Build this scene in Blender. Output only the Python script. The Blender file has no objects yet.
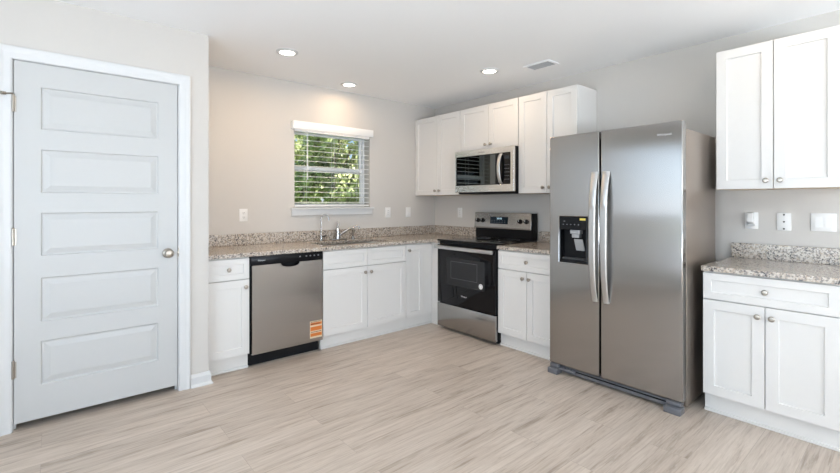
import bpy, bmesh, math, random
from mathutils import Vector, Matrix

S = bpy.context.scene
COL = S.collection
random.seed(7)

# ------------------------------------------------------------------ camera, world, sun, daylight, exposure
H = 2.446                       # ceiling height
cam_d = bpy.data.cameras.new('camera')
cam = bpy.data.objects.new('camera', cam_d); COL.objects.link(cam)
cam.location = (-3.654, -3.9975, 1.2703)
cam.rotation_euler = (math.radians(90), 0, math.radians(-40.449))
cam_d.sensor_fit = 'HORIZONTAL'; cam_d.sensor_width = 36.0
cam_d.lens = 36.0 * 431.99 / 840.0
cam_d.shift_x = 0.0
cam_d.shift_y = (202.8 - 236.5) / 840.0
cam_d.clip_start = 0.05; cam_d.clip_end = 200
S.camera = cam

S.view_settings.view_transform = 'Standard'
S.view_settings.look = 'None'
S.view_settings.gamma = 1.0
S.view_settings.use_curve_mapping = False
S.view_settings.exposure = -0.02
S.cycles.use_denoising = True
S.cycles.max_bounces = 10
S.cycles.diffuse_bounces = 6
S.cycles.glossy_bounces = 5
S.cycles.transparent_max_bounces = 12
S.cycles.sample_clamp_indirect = 6.0
S.cycles.caustics_reflective = False
S.cycles.caustics_refractive = False

W_ = bpy.data.worlds.new('sky'); S.world = W_
W_.use_nodes = True
nt = W_.node_tree
bg = nt.nodes['Background']
sky = nt.nodes.new('ShaderNodeTexSky')
sky.sky_type = 'HOSEK_WILKIE'
sky.turbidity = 4.0
sky.ground_albedo = 0.35
sky.sun_direction = Vector((0.35, -0.3, 0.85)).normalized()
nt.links.new(sky.outputs['Color'], bg.inputs['Color'])
bg.inputs['Strength'].default_value = 4.5

sun_d = bpy.data.lights.new('sun', 'SUN'); sun = bpy.data.objects.new('sun', sun_d); COL.objects.link(sun)
sun_d.energy = 28.0; sun_d.angle = math.radians(1.0); sun_d.color = (1, .95, .86)
sun.location = (4, -3, 12)
sun.rotation_euler = (Vector((0, 0, 0)) - Vector((0.40, -0.30, 0.86))).to_track_quat('-Z', 'Y').to_euler()


def daylight(name, loc, rot, sx, sy, power, col):
    d = bpy.data.lights.new(name, 'AREA'); o = bpy.data.objects.new(name, d); COL.objects.link(o)
    d.shape = 'RECTANGLE'; d.size = sx; d.size_y = sy; d.energy = power; d.color = col
    o.location = loc; o.rotation_euler = rot
    return o


XL, YF = -4.95, -7.6            # the far side walls of the room, out of the frame
# left window daylight, plus added fills in unseen glass doors
UP = math.radians(78)          # upward tilt of the added fill that brightens the ceiling
daylight('daylight_left_window', (XL - .15, -1.425, 1.60), (0, math.radians(-90), 0), 1.15, 1.0, 7.5, (.78, .89, 1))
daylight('added_fill_left', (XL - .16, -3.35, 1.15), (0, math.radians(-100), 0), 1.8, 2.2, 66, (.73, .865, 1))  # added light in an assumed, unseen glass door, brightens the range wall
daylight('added_fill_front', (-2.6, YF - .16, 1.15), (math.radians(90), 0, 0), 3.9, 1.9, 14, (.80, .90, 1))  # added frontal fill in an assumed, unseen glass door
daylight('added_ceiling_fill', (-2.6, YF - .20, .75), (math.radians(90) + UP, 0, 0), 3.9, 1.2, 440, (.79, .895, 1))  # added area light aimed upward to brighten the ceiling
LAMP_W = 6.6                  # each recessed ceiling lamp
LAMP_COL = (1.0, .72, .46)


# ------------------------------------------------------------------ materials (all procedural)
def sock(b, *names):
    for n in names:
        if n in b.inputs:
            return b.inputs[n]


def mat(name, col, rough=.5, metal=0.0, var=.03, scale=30, bump=0.0, aniso=0.0, stretch=None, coat=0.0, spec=None):
    m = bpy.data.materials.new(name); m.use_nodes = True
    n = m.node_tree.nodes; l = m.node_tree.links
    b = n['Principled BSDF']
    b.inputs['Roughness'].default_value = rough
    b.inputs['Metallic'].default_value = metal
    if spec is not None: sock(b, 'Specular IOR Level').default_value = spec
    if coat: sock(b, 'Coat Weight').default_value = coat
    tc = n.new('ShaderNodeTexCoord'); mp = n.new('ShaderNodeMapping')
    l.new(tc.outputs['Object'], mp.inputs['Vector'])
    if stretch: mp.inputs['Scale'].default_value = stretch
    nz = n.new('ShaderNodeTexNoise'); nz.inputs['Scale'].default_value = scale; nz.inputs['Detail'].default_value = 3
    l.new(mp.outputs['Vector'], nz.inputs['Vector'])
    mx = n.new('ShaderNodeMix'); mx.data_type = 'RGBA'
    c0 = [max(0, c * (1 - var)) for c in col] + [1]; c1 = [min(1, c * (1 + var)) for c in col] + [1]
    mx.inputs[6].default_value = c0; mx.inputs[7].default_value = c1
    l.new(nz.outputs['Fac'], mx.inputs[0]); l.new(mx.outputs[2], b.inputs['Base Color'])
    if bump:
        bp = n.new('ShaderNodeBump'); bp.inputs['Strength'].default_value = bump; bp.inputs['Distance'].default_value = .002
        l.new(nz.outputs['Fac'], bp.inputs['Height']); l.new(bp.outputs['Normal'], b.inputs['Normal'])
    if aniso:
        b.inputs['Anisotropic'].default_value = aniso; b.inputs['Anisotropic Rotation'].default_value = 0.0
        t = n.new('ShaderNodeTangent'); t.direction_type = 'RADIAL'; t.axis = 'Z'
        l.new(t.outputs['Tangent'], b.inputs['Tangent'])
    return m


def emis(name, col, strength):
    m = bpy.data.materials.new(name); m.use_nodes = True
    b = m.node_tree.nodes['Principled BSDF']
    b.inputs['Base Color'].default_value = (.9, .9, .9, 1)
    sock(b, 'Emission Color').default_value = (*col, 1)
    sock(b, 'Emission Strength').default_value = strength
    return m


def granite_mat():
    m = bpy.data.materials.new('speckled_granite'); m.use_nodes = True
    n = m.node_tree.nodes; l = m.node_tree.links; b = n['Principled BSDF']
    b.inputs['Roughness'].default_value = .16
    tc = n.new('ShaderNodeTexCoord')
    def noise(scale, det=2.0, rough=.5):
        z = n.new('ShaderNodeTexNoise'); z.inputs['Scale'].default_value = scale; z.inputs['Detail'].default_value = det
        z.inputs['Roughness'].default_value = rough
        l.new(tc.outputs['Object'], z.inputs['Vector']); return z
    def ramp(src, *stops):
        r = n.new('ShaderNodeValToRGB'); e = r.color_ramp.elements
        e[0].position, e[0].color = stops[0][0], (*stops[0][1], 1)
        e[1].position, e[1].color = stops[-1][0], (*stops[-1][1], 1)
        for p, c in stops[1:-1]:
            k = e.new(p); k.color = (*c, 1)
        l.new(src, r.inputs['Fac']); return r
    base = ramp(noise(55, 5, .7).outputs['Fac'], (.30, (.30, .23, .175)), (.43, (.47, .39, .31)), (.56, (.60, .55, .485)), (.70, (.45, .38, .31)))
    v = n.new('ShaderNodeTexVoronoi'); v.inputs['Scale'].default_value = 125
    l.new(tc.outputs['Object'], v.inputs['Vector'])
    sep = n.new('ShaderNodeSeparateColor'); l.new(v.outputs['Color'], sep.inputs[0])
    grey = ramp(sep.outputs[0], (.66, (0, 0, 0)), (.74, (1, 1, 1)))
    m1 = n.new('ShaderNodeMix'); m1.data_type = 'RGBA'
    l.new(grey.outputs['Color'], m1.inputs[0]); l.new(base.outputs['Color'], m1.inputs[6]); m1.inputs[7].default_value = (.27, .235, .21, 1)
    # dark clustered specks
    sp = noise(78, 3, .62); spm = ramp(sp.outputs['Fac'], (.555, (0, 0, 0)), (.60, (1, 1, 1)))
    cl = noise(9, 2); clm = ramp(cl.outputs['Fac'], (.34, (0, 0, 0)), (.56, (1, 1, 1)))
    mul = n.new('ShaderNodeMath'); mul.operation = 'MULTIPLY'
    l.new(spm.outputs['Color'], mul.inputs[0]); l.new(clm.outputs['Color'], mul.inputs[1])
    m2 = n.new('ShaderNodeMix'); m2.data_type = 'RGBA'
    l.new(mul.outputs[0], m2.inputs[0]); l.new(m1.outputs[2], m2.inputs[6]); m2.inputs[7].default_value = (.045, .04, .045, 1)
    l.new(m2.outputs[2], b.inputs['Base Color'])
    return m


def floor_mat():
    m = bpy.data.materials.new('greige_vinyl_planks'); m.use_nodes = True
    n = m.node_tree.nodes; l = m.node_tree.links; b = n['Principled BSDF']
    tc = n.new('ShaderNodeTexCoord')
    br = n.new('ShaderNodeTexBrick')
    br.offset = .37; br.offset_frequency = 2
    br.inputs['Scale'].default_value = 1.0
    br.inputs['Brick Width'].default_value = 1.22; br.inputs['Row Height'].default_value = .184
    br.inputs['Mortar Size'].default_value = .0012; br.inputs['Mortar Smooth'].default_value = .3
    br.inputs['Bias'].default_value = 0
    br.inputs['Color1'].default_value = (0, 0, 0, 1); br.inputs['Color2'].default_value = (1, 1, 1, 1); br.inputs['Mortar'].default_value = (.5, .5, .5, 1)
    l.new(tc.outputs['Object'], br.inputs['Vector'])
    sc = n.new('ShaderNodeSeparateColor'); l.new(br.outputs['Color'], sc.inputs[0])
    wv = n.new('ShaderNodeMath'); wv.operation = 'MULTIPLY'; wv.inputs[1].default_value = 37.0
    l.new(sc.outputs[0], wv.inputs[0])
    def grain(sx, sy, scale, det, rough=.6):
        mp = n.new('ShaderNodeMapping'); mp.inputs['Scale'].default_value = (sx, sy, 1)
        l.new(tc.outputs['Object'], mp.inputs['Vector'])
        z = n.new('ShaderNodeTexNoise'); z.noise_dimensions = '4D'
        z.inputs['Scale'].default_value = scale; z.inputs['Detail'].default_value = det; z.inputs['Roughness'].default_value = rough
        z.inputs['Distortion'].default_value = .4
        l.new(mp.outputs['Vector'], z.inputs['Vector']); l.new(wv.outputs[0], z.inputs['W']); return z
    g1 = grain(.7, 6, 2.2, 6, .7); g2 = grain(2.0, 55, 2.0, 4); g3 = grain(.9, 16, 3.0, 4, .65)
    r1 = n.new('ShaderNodeValToRGB'); e = r1.color_ramp.elements
    e[0].position, e[0].color = .30, (.33, .275, .225, 1)
    e[1].position, e[1].color = .72, (.68, .62, .56, 1)
    k = e.new(.42); k.color = (.545, .48, .42, 1)
    k = e.new(.55); k.color = (.62, .555, .495, 1)
    l.new(g1.outputs['Fac'], r1.inputs['Fac'])
    # fine grain darkening
    r2 = n.new('ShaderNodeValToRGB'); e = r2.color_ramp.elements
    e[0].position, e[0].color = .32, (.80, .775, .75, 1); e[1].position, e[1].color = .56, (1, 1, 1, 1)
    l.new(g2.outputs['Fac'], r2.inputs['Fac'])
    mu = n.new('ShaderNodeMix'); mu.data_type = 'RGBA'; mu.blend_type = 'MULTIPLY'; mu.inputs[0].default_value = 1
    l.new(r1.outputs['Color'], mu.inputs[6]); l.new(r2.outputs['Color'], mu.inputs[7])
    r3 = n.new('ShaderNodeValToRGB'); e = r3.color_ramp.elements
    e[0].position, e[0].color = .30, (.62, .58, .55, 1); e[1].position, e[1].color = .45, (1, 1, 1, 1)
    l.new(g3.outputs['Fac'], r3.inputs['Fac'])
    mu2 = n.new('ShaderNodeMix'); mu2.data_type = 'RGBA'; mu2.blend_type = 'MULTIPLY'; mu2.inputs[0].default_value = 1
    l.new(mu.outputs[2], mu2.inputs[6]); l.new(r3.outputs['Color'], mu2.inputs[7])
    # plank to plank tone
    pt = n.new('ShaderNodeValToRGB'); e = pt.color_ramp.elements
    e[0].position, e[0].color = 0, (.85, .815, .78, 1); e[1].position, e[1].color = 1, (.96, .925, .89, 1)
    l.new(sc.outputs[0], pt.inputs['Fac'])
    mu3 = n.new('ShaderNodeMix'); mu3.data_type = 'RGBA'; mu3.blend_type = 'MULTIPLY'; mu3.inputs[0].default_value = 1
    l.new(mu2.outputs[2], mu3.inputs[6]); l.new(pt.outputs['Color'], mu3.inputs[7])
    jo = n.new('ShaderNodeMix'); jo.data_type = 'RGBA'
    fm = n.new('ShaderNodeMath'); fm.operation = 'MULTIPLY'; fm.inputs[1].default_value = .45
    l.new(br.outputs['Fac'], fm.inputs[0]); l.new(fm.outputs[0], jo.inputs[0])
    l.new(mu3.outputs[2], jo.inputs[6]); jo.inputs[7].default_value = (.22, .18, .15, 1)
    l.new(jo.outputs[2], b.inputs['Base Color'])
    b.inputs['Roughness'].default_value = .42
    bp = n.new('ShaderNodeBump'); bp.inputs['Strength'].default_value = .12; bp.inputs['Distance'].default_value = .001
    l.new(g2.outputs['Fac'], bp.inputs['Height']); l.new(bp.outputs['Normal'], b.inputs['Normal'])
    return m


def glass_mat(name, tint=(.96, .98, .98), gloss=.12):
    m = bpy.data.materials.new(name); m.use_nodes = True
    n = m.node_tree.nodes; l = m.node_tree.links
    n.remove(n['Principled BSDF'])
    t = n.new('ShaderNodeBsdfTransparent'); t.inputs['Color'].default_value = (*tint, 1)
    g = n.new('ShaderNodeBsdfGlossy'); g.inputs['Roughness'].default_value = .02
    f = n.new('ShaderNodeFresnel'); f.inputs['IOR'].default_value = 1.45
    mx = n.new('ShaderNodeMixShader')
    l.new(f.outputs['Fac'], mx.inputs['Fac']); l.new(t.outputs['BSDF'], mx.inputs[1]); l.new(g.outputs['BSDF'], mx.inputs[2])
    l.new(mx.outputs['Shader'], n['Material Output'].inputs['Surface'])
    return m


def leaf_mat(name, c0, c1):
    m = bpy.data.materials.new(name); m.use_nodes = True
    n = m.node_tree.nodes; l = m.node_tree.links
    n.remove(n['Principled BSDF'])
    tc = n.new('ShaderNodeTexCoord'); nz = n.new('ShaderNodeTexNoise'); nz.inputs['Scale'].default_value = 3.5; nz.inputs['Detail'].default_value = 4
    l.new(tc.outputs['Object'], nz.inputs['Vector'])
    r = n.new('ShaderNodeValToRGB'); e = r.color_ramp.elements
    e[0].position, e[0].color = .35, (*c0, 1); e[1].position, e[1].color = .65, (*c1, 1)
    l.new(nz.outputs['Fac'], r.inputs['Fac'])
    d = n.new('ShaderNodeBsdfDiffuse'); t = n.new('ShaderNodeBsdfTranslucent'); mx = n.new('ShaderNodeMixShader'); mx.inputs['Fac'].default_value = .45
    l.new(r.outputs['Color'], d.inputs['Color']); l.new(r.outputs['Color'], t.inputs['Color'])
    l.new(d.outputs['BSDF'], mx.inputs[1]); l.new(t.outputs['BSDF'], mx.inputs[2])
    l.new(mx.outputs['Shader'], n['Material Output'].inputs['Surface'])
    return m


M_WALL = mat('greige_wall_paint', (.590, .562, .527), .75, var=.012, scale=60, bump=.05)
M_CEIL = mat('white_ceiling_paint', (.92, .92, .92), .85, var=.01, scale=80, bump=.06)
M_TRIM = mat('white_trim_paint', (.65, .65, .645), .38, var=.01)
M_DOOR = mat('white_door_paint', (.525, .525, .515), .42, var=.01, scale=50)
M_CAB = mat('white_cabinet_paint', (.71, .693, .668), .38, var=.01)
M_CABIN = mat('cabinet_underside_maple', (.62, .50, .37), .5, var=.1, stretch=(2, 30, 30), scale=3)
M_NICK = mat('brushed_nickel', (.40, .36, .31), .30, 1.0, var=.05)
M_CHROME = mat('chrome', (.42, .415, .41), .24, 1.0, var=.02)
M_STEEL = mat('brushed_stainless_steel', (.40, .385, .37), .17, 1.0, var=.03, stretch=(60, 60, 1), scale=8, aniso=.96)
M_STEELH = mat('satin_stainless_handle', (.58, .575, .565), .36, 1.0, var=.02)
M_STEELM = mat('bright_stainless_steel', (.80, .79, .77), .26, 1.0, var=.01)
M_STEELB = mat('sink_steel', (.62, .60, .57), .3, 1.0, var=.03)
M_FSIDE = mat('grey_metallic_side_panel', (.33, .28, .24), .33, .75, var=.03, bump=.03, scale=120)
M_BLACK = mat('black_enamel', (.007, .007, .008), .22, var=.1, spec=.18)
M_BLACKM = mat('black_matte_plastic', (.010, .010, .011), .5, var=.1, spec=.15)
M_BGLASS = mat('black_glass', (.005, .005, .006), .05, var=.1, spec=.28)
M_MGLASS = mat('mirror_tinted_glass', (.13, .145, .15), .03, 1.0, var=.02)
M_OVENIN = mat('oven_window_glass', (.020, .020, .021), .07, var=.1, spec=.32)
M_GREYP = mat('grey_plastic', (.125, .125, .135), .42, var=.04)
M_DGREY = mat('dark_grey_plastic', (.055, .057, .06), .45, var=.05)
M_LGREY = mat('light_grey_plastic', (.55, .55, .55), .35, var=.03)
M_VENT = mat('vent_paint_shaded', (.42, .43, .44), .5, var=.02)  # grey tone stands in for shade on the slanted louvers
M_MARK = mat('faint_panel_print', (.16, .165, .175), .4, var=.05)
M_DISPG = mat('dispenser_grey', (.36, .365, .37), .35, var=.04)
M_WPLAST = mat('white_plastic_plate', (.80, .79, .77), .35, var=.01)
M_SLOT = mat('dark_slot', (.05, .045, .04), .6, var=.1)
M_BLIND = mat('white_blind', (.82, .82, .81), .45, var=.01)
M_VINYL = mat('white_window_vinyl', (.80, .81, .82), .4, var=.01)
M_DISP = mat('display_glass', (.012, .02, .03), .06, var=.2)
M_DIGIT = emis('display_digits', (.35, .75, .95), .9)
M_ORANGE = mat('orange_label_print', (.62, .17, .025), .5, var=.08)
M_LABEL = mat('cream_label_paper', (.70, .56, .38), .55, var=.05)
M_LABTXT = mat('label_print_dark', (.13, .045, .02), .6, var=.1)
M_STICKY = mat('yellow_sticker', (.80, .66, .14), .5, var=.05)
M_TEXTL = mat('logo_silver', (.60, .60, .60), .35, var=.02)
M_TEXTG = mat('logo_grey', (.24, .23, .22), .4, .4, var=.02)
M_LENS = emis('lit_lamp_lens', (1.0, .93, .84), 7.0)
M_GRAN = granite_mat()
M_FLOOR = floor_mat()
M_GLASS = glass_mat('clear_window_glass')
M_GRASS = mat('lawn_grass', (.10, .17, .045), .9, var=.5, scale=6)
M_BARK = mat('tree_bark', (.16, .12, .09), .9, var=.3, scale=14, stretch=(1, 1, .2), bump=.5)
M_LEAF = [leaf_mat('leaves_yellow_green', (.26, .31, .14), (.72, .74, .46)), leaf_mat('leaves_mid_green', (.16, .21, .11), (.52, .56, .34)), leaf_mat('leaves_dark_green', (.06, .10, .05), (.22, .28, .14))]


# ------------------------------------------------------------------ mesh helpers
class MB:
    """collects shapes (world coordinates) that become ONE mesh object"""
    def __init__(self): self.bm = bmesh.new()

    def box(self, x0, x1, y0, y1, z0, z1, bev=0.0, seg=2):
        x0, x1 = min(x0, x1), max(x0, x1); y0, y1 = min(y0, y1), max(y0, y1); z0, z1 = min(z0, z1), max(z0, z1)
        mtx = Matrix.Translation(((x0 + x1) / 2, (y0 + y1) / 2, (z0 + z1) / 2)) @ Matrix.Diagonal((x1 - x0, y1 - y0, z1 - z0, 1))
        r = bmesh.ops.create_cube(self.bm, size=1, matrix=mtx)
        if bev:
            es = list({e for v in r['verts'] for e in v.link_edges})
            bmesh.ops.bevel(self.bm, geom=es, offset=bev, segments=seg, affect='EDGES', profile=.5, clamp_overlap=True)
        return self

    def faces(self, verts, faces):
        vs = [self.bm.verts.new(v) for v in verts]
        for f in faces: self.bm.faces.new([vs[i] for i in f])
        return self

    def cyl(self, p0, p1, r0, r1=None, seg=24):
        return self.lathe(p0, (Vector(p1) - Vector(p0)), [(0, 0), (r0, 0), (r0 if r1 is None else r1, (Vector(p1) - Vector(p0)).length), (0, (Vector(p1) - Vector(p0)).length)], seg)

    def lathe(self, origin, axis, prof, seg=24):
        ax = Vector(axis).normalized(); o = Vector(origin)
        u = ax.orthogonal().normalized(); w = ax.cross(u)
        rings = []
        for r, h in prof:
            if r <= 1e-7: rings.append([self.bm.verts.new(o + ax * h)])
            else: rings.append([self.bm.verts.new(o + ax * h + (u * math.cos(t) + w * math.sin(t)) * r) for t in [2 * math.pi * i / seg for i in range(seg)]])
        for a, b in zip(rings, rings[1:]):
            for i in range(seg):
                j = (i + 1) % seg
                if len(a) == 1 and len(b) == 1: continue
                if len(a) == 1: self.bm.faces.new((a[0], b[i], b[j]))
                elif len(b) == 1: self.bm.faces.new((a[i], b[0], a[j]))
                else: self.bm.faces.new((a[i], b[i], b[j], a[j]))
        return self

    def tube(self, pts, rad, seg=12, caps=True):
        pts = [Vector(p) for p in pts]; n = len(pts)
        rads = rad if isinstance(rad, (list, tuple)) else [rad] * n
        rings = []; u = None
        for i, p in enumerate(pts):
            t = (pts[min(i + 1, n - 1)] - pts[max(i - 1, 0)]).normalized()
            u = t.orthogonal().normalized() if u is None else (u - t * u.dot(t)).normalized()
            w = t.cross(u)
            rings.append([self.bm.verts.new(p + (u * math.cos(a) + w * math.sin(a)) * rads[i]) for a in [2 * math.pi * k / seg for k in range(seg)]])
        for a, b in zip(rings, rings[1:]):
            for i in range(seg):
                j = (i + 1) % seg; self.bm.faces.new((a[i], b[i], b[j], a[j]))
        if caps: self.bm.faces.new(rings[0]); self.bm.faces.new(list(reversed(rings[-1])))
        return self

    def bar(self, pts, wdir, half_w, half_t):
        """flat bar swept along pts: width along wdir, thickness across"""
        pts = [Vector(p) for p in pts]; n = len(pts); wd = Vector(wdir).normalized(); rings = []
        for i, p in enumerate(pts):
            t = (pts[min(i + 1, n - 1)] - pts[max(i - 1, 0)]).normalized(); nn = t.cross(wd).normalized()
            hw = half_w[i] if isinstance(half_w, list) else half_w
            c = .35
            prof = [(-1, -c), (-1, c), (-.7, 1), (.7, 1), (1, c), (1, -c), (.7, -1), (-.7, -1)]
            rings.append([self.bm.verts.new(p + wd * hw * a + nn * half_t * b) for a, b in prof])
        for a, b in zip(rings, rings[1:]):
            for i in range(8):
                j = (i + 1) % 8; self.bm.faces.new((a[i], b[i], b[j], a[j]))
        self.bm.faces.new(rings[0]); self.bm.faces.new(list(reversed(rings[-1])))
        return self

    def cells(self, us, vs, keep, lo, hi, mapf):
        """slab of grid cells (i,j) for which keep() is true, outer faces only"""
        nu, nv = len(us) - 1, len(vs) - 1
        K = lambda i, j: 0 <= i < nu and 0 <= j < nv and keep((us[i] + us[i + 1]) / 2, (vs[j] + vs[j + 1]) / 2)
        cache = {}
        def V(i, j, w):
            if (i, j, w) not in cache: cache[(i, j, w)] = self.bm.verts.new(mapf(us[i], vs[j], w))
            return cache[(i, j, w)]
        for i in range(nu):
            for j in range(nv):
                if not K(i, j): continue
                self.bm.faces.new((V(i, j, hi), V(i + 1, j, hi), V(i + 1, j + 1, hi), V(i, j + 1, hi)))
                self.bm.faces.new((V(i, j + 1, lo), V(i + 1, j + 1, lo), V(i + 1, j, lo), V(i, j, lo)))
                for (a, b, c, d, ni, nj) in ((i, j, i, j + 1, i - 1, j), (i + 1, j, i + 1, j + 1, i + 1, j), (i, j, i + 1, j, i, j - 1), (i, j + 1, i + 1, j + 1, i, j + 1)):
                    if not K(ni, nj): self.bm.faces.new((V(a, b, lo), V(c, d, lo), V(c, d, hi), V(a, b, hi)))
        return self


WORLD = {}


def islands(mb):
    """one MB per loose piece"""
    seen = set(); out = []
    for v in mb.bm.verts:
        if v in seen: continue
        st = [v]; comp = []; seen.add(v)
        while st:
            q = st.pop(); comp.append(q)
            for e in q.link_edges:
                w = e.other_vert(q)
                if w not in seen: seen.add(w); st.append(w)
        n = MB(); ix = {q: k for k, q in enumerate(comp)}
        fs = {f for q in comp for f in q.link_faces}
        n.faces([q.co.copy() for q in comp], [[ix[q] for q in f.verts] for f in fs])
        out.append(n)
    mb.bm.free()
    return out


def objs(name, mb, m, parent, **k):
    return [obj(name, i, m, parent, **k) for i in islands(mb)]


def finish(o, label=None, cat=None, group=None, kind=None):
    if label: o['label'] = label
    if cat: o['category'] = cat
    if group: o['group'] = group
    if kind: o['kind'] = kind
    return o


def thing(name, label, cat, loc, group=None):
    o = bpy.data.objects.new(name, None); COL.objects.link(o); o.location = loc; o.empty_display_size = .05
    WORLD[o.name] = Vector(loc)
    return finish(o, label, cat, group)


def obj(name, mb, m, parent=None, label=None, cat=None, group=None, kind=None, bevel=0.0, smooth=True, angle=35, origin=None):
    bm = mb.bm if isinstance(mb, MB) else mb
    bmesh.ops.recalc_face_normals(bm, faces=bm.faces)
    xs = [v.co for v in bm.verts]
    c = Vector(origin) if origin is not None else Vector([(min(v[i] for v in xs) + max(v[i] for v in xs)) / 2 for i in range(3)])
    for v in bm.verts: v.co -= c
    me = bpy.data.meshes.new(name); bm.to_mesh(me); bm.free()
    me.materials.append(m)
    if smooth:
        for p in me.polygons: p.use_smooth = True
        me.set_sharp_from_angle(angle=math.radians(angle))
    o = bpy.data.objects.new(name, me); COL.objects.link(o)
    WORLD[o.name] = c.copy()
    if parent is not None:
        o.parent = parent; o.location = c - WORLD[parent.name]
    else:
        o.location = c
    if bevel:
        b = o.modifiers.new('soft_edges', 'BEVEL'); b.width = bevel; b.segments = 2; b.limit_method = 'ANGLE'; b.angle_limit = math.radians(40)
    return finish(o, label, cat, group, kind)


def struct(name, mb, m, parent=None, **k):
    return obj(name, mb, m, parent, kind='structure' if parent is None else None, smooth=False, **k)


def text(name, s, size, org, xdir, up, m, parent, depth=.0006, font_stretch=1.0, align='CENTER'):
    cu = bpy.data.curves.new(name, 'FONT'); cu.body = s; cu.size = size; cu.extrude = depth / 2; cu.align_x = align; cu.align_y = 'CENTER'
    t = bpy.data.objects.new(name + '_tmp', cu); COL.objects.link(t)
    dg = bpy.context.evaluated_depsgraph_get(); dg.update()
    me = bpy.data.meshes.new_from_object(t.evaluated_get(dg))
    bpy.data.objects.remove(t)
    X = Vector(xdir).normalized(); Y = Vector(up).normalized(); Z = X.cross(Y)
    bm = bmesh.new(); bm.from_mesh(me); bpy.data.meshes.remove(me)
    for v in bm.verts:
        p = v.co.copy(); v.co = Vector(org) + X * p.x * font_stretch + Y * p.y + Z * p.z
    return obj(name, bm, m, parent, smooth=False)


# wall frames: (a along the wall, d out from the wall, z)
BACK = lambda a, d, z: (a, -d, z)          # window wall, a = x
RIGHT = lambda a, d, z: (-d, -a, z)        # range wall, a = -y


def fbox(mb, F, a0, a1, d0, d1, z0, z1, bev=0.0):
    p, q = F(a0, d0, z0), F(a1, d1, z1)
    return mb.box(p[0], q[0], p[1], q[1], p[2], q[2], bev)


def shaker(F, a0, a1, d0, d1, z0, z1, rail=.057, rec=.009):
    m = MB(); V = []
    for (o, d) in ((0, d0), (0, d1), (rail, d1), (rail + .0015, d1 - rec)):
        V += [F(a0 + o, d, z0 + o), F(a1 - o, d, z0 + o), F(a1 - o, d, z1 - o), F(a0 + o, d, z1 - o)]
    fs = [(0, 1, 2, 3), (12, 13, 14, 15)]
    for k in range(3):
        for i in range(4):
            j = (i + 1) % 4; fs.append((k * 4 + i, k * 4 + j, k * 4 + 4 + j, k * 4 + 4 + i))
    m.faces(V, fs); return m


def knob(F, a, d, z, parent, r=.0155):
    o = Vector(F(a, d, z)); ax = Vector(F(a, d + 1, z)) - o
    m = MB().lathe(o, ax, [(0, 0), (.0095, 0), (.0095, .002), (.0055, .005), (.0055, .013), (.011, .016), (r, .020), (r, .024), (.011, .0285), (0, .030)], 20)
    return obj('knob', m, M_NICK, parent, label='round brushed nickel knob')


HC = .890                     # countertop height


# ------------------------------------------------------------------ room shell
struct('floor', MB().box(XL - .13, .13, YF - .13, .17, -.12, 0), M_FLOOR)
struct('ceiling', MB().box(XL - .13, .13, YF - .13, .17, H, H + .12), M_CEIL)

WX0, WX1, WZ0, WZ1 = -1.854, -.976, 1.205, 2.02
inwin = lambda x, z: WX0 < x < WX1 and WZ0 < z < WZ1
struct('wall_back', MB().cells([XL - .13, WX0, WX1, .13], [0, WZ0, WZ1, H], lambda x, z: not inwin(x, z), 0, .17, lambda u, v, w: (u, w, v)), M_WALL)
struct('wall_right', MB().box(0, .13, YF - .13, 0, 0, H), M_WALL)
LW = [(-1.95, -.90, 1.02, 2.2), (-4.6, -2.1, .02, 2.1)]
struct('wall_left', MB().cells([YF - .13, -4.6, -2.1, -1.95, -.90, 0], [0, .02, 1.02, 2.1, 2.2, H],
       lambda y, z: not any(a < y < b and c < z < d for a, b, c, d in LW), 0, -.13, lambda u, v, w: (XL + w, u, v)), M_WALL)
struct('wall_front', MB().cells([XL, -4.6, -.6, 0], [0, .02, 2.2, H],
       lambda x, z: not (-4.6 < x < -.6 and .02 < z < 2.2), 0, -.13, lambda u, v, w: (u, YF + w, v)), M_WALL)
# closet enclosure: front wall with the door opening, and its short side wall
DY = -.715
DX0, DX1, DZ1 = -3.840, -2.982, 2.088
CX = -2.813
struct('wall_closet', MB().cells([XL, DX0, DX1, CX], [0, DZ1, H], lambda x, z: not (DX0 < x < DX1 and z < DZ1), DY, DY + .115, lambda u, v, w: (u, w, v))
       .box(CX - .115, CX, DY + .115, 0, 0, H), M_WALL)


# left window from the refrigerator's reflection; unseen glass doors added for the fills
def plain_window(name, horiz, lo, hi, z0, z1, plane):
    m = MB(); w = .06
    def bx(u0, u1, v0, v1):
        if horiz: m.box(u0, u1, plane - .05, plane, v0, v1)
        else: m.box(plane - .05, plane, u0, u1, v0, v1)
    bx(lo, hi, z0, z0 + w); bx(lo, hi, z1 - w, z1)
    mid = (lo + hi) / 2
    for u in (lo, mid - w / 2, hi - w): bx(u, u + w, z0 + w, z1 - w)
    return struct(name, m, M_VINYL)


w2 = plain_window('window_2', False, -1.95, -.90, 1.02, 2.2, XL - .06)
m = MB()
for k in range(24): m.box(XL - .055, XL - .010, -1.94, -.91, 1.06 + k * .046, 1.063 + k * .046)
struct('slats', m, M_BLIND, w2)
plain_window('added_window_3', False, -4.6, -2.1, .02, 2.1, XL - .03)  # unseen opening added to let the left fill in
plain_window('added_window_4', True, -4.6, -.6, .02, 2.2, YF - .03)  # unseen opening added to let the front fill in

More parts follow.
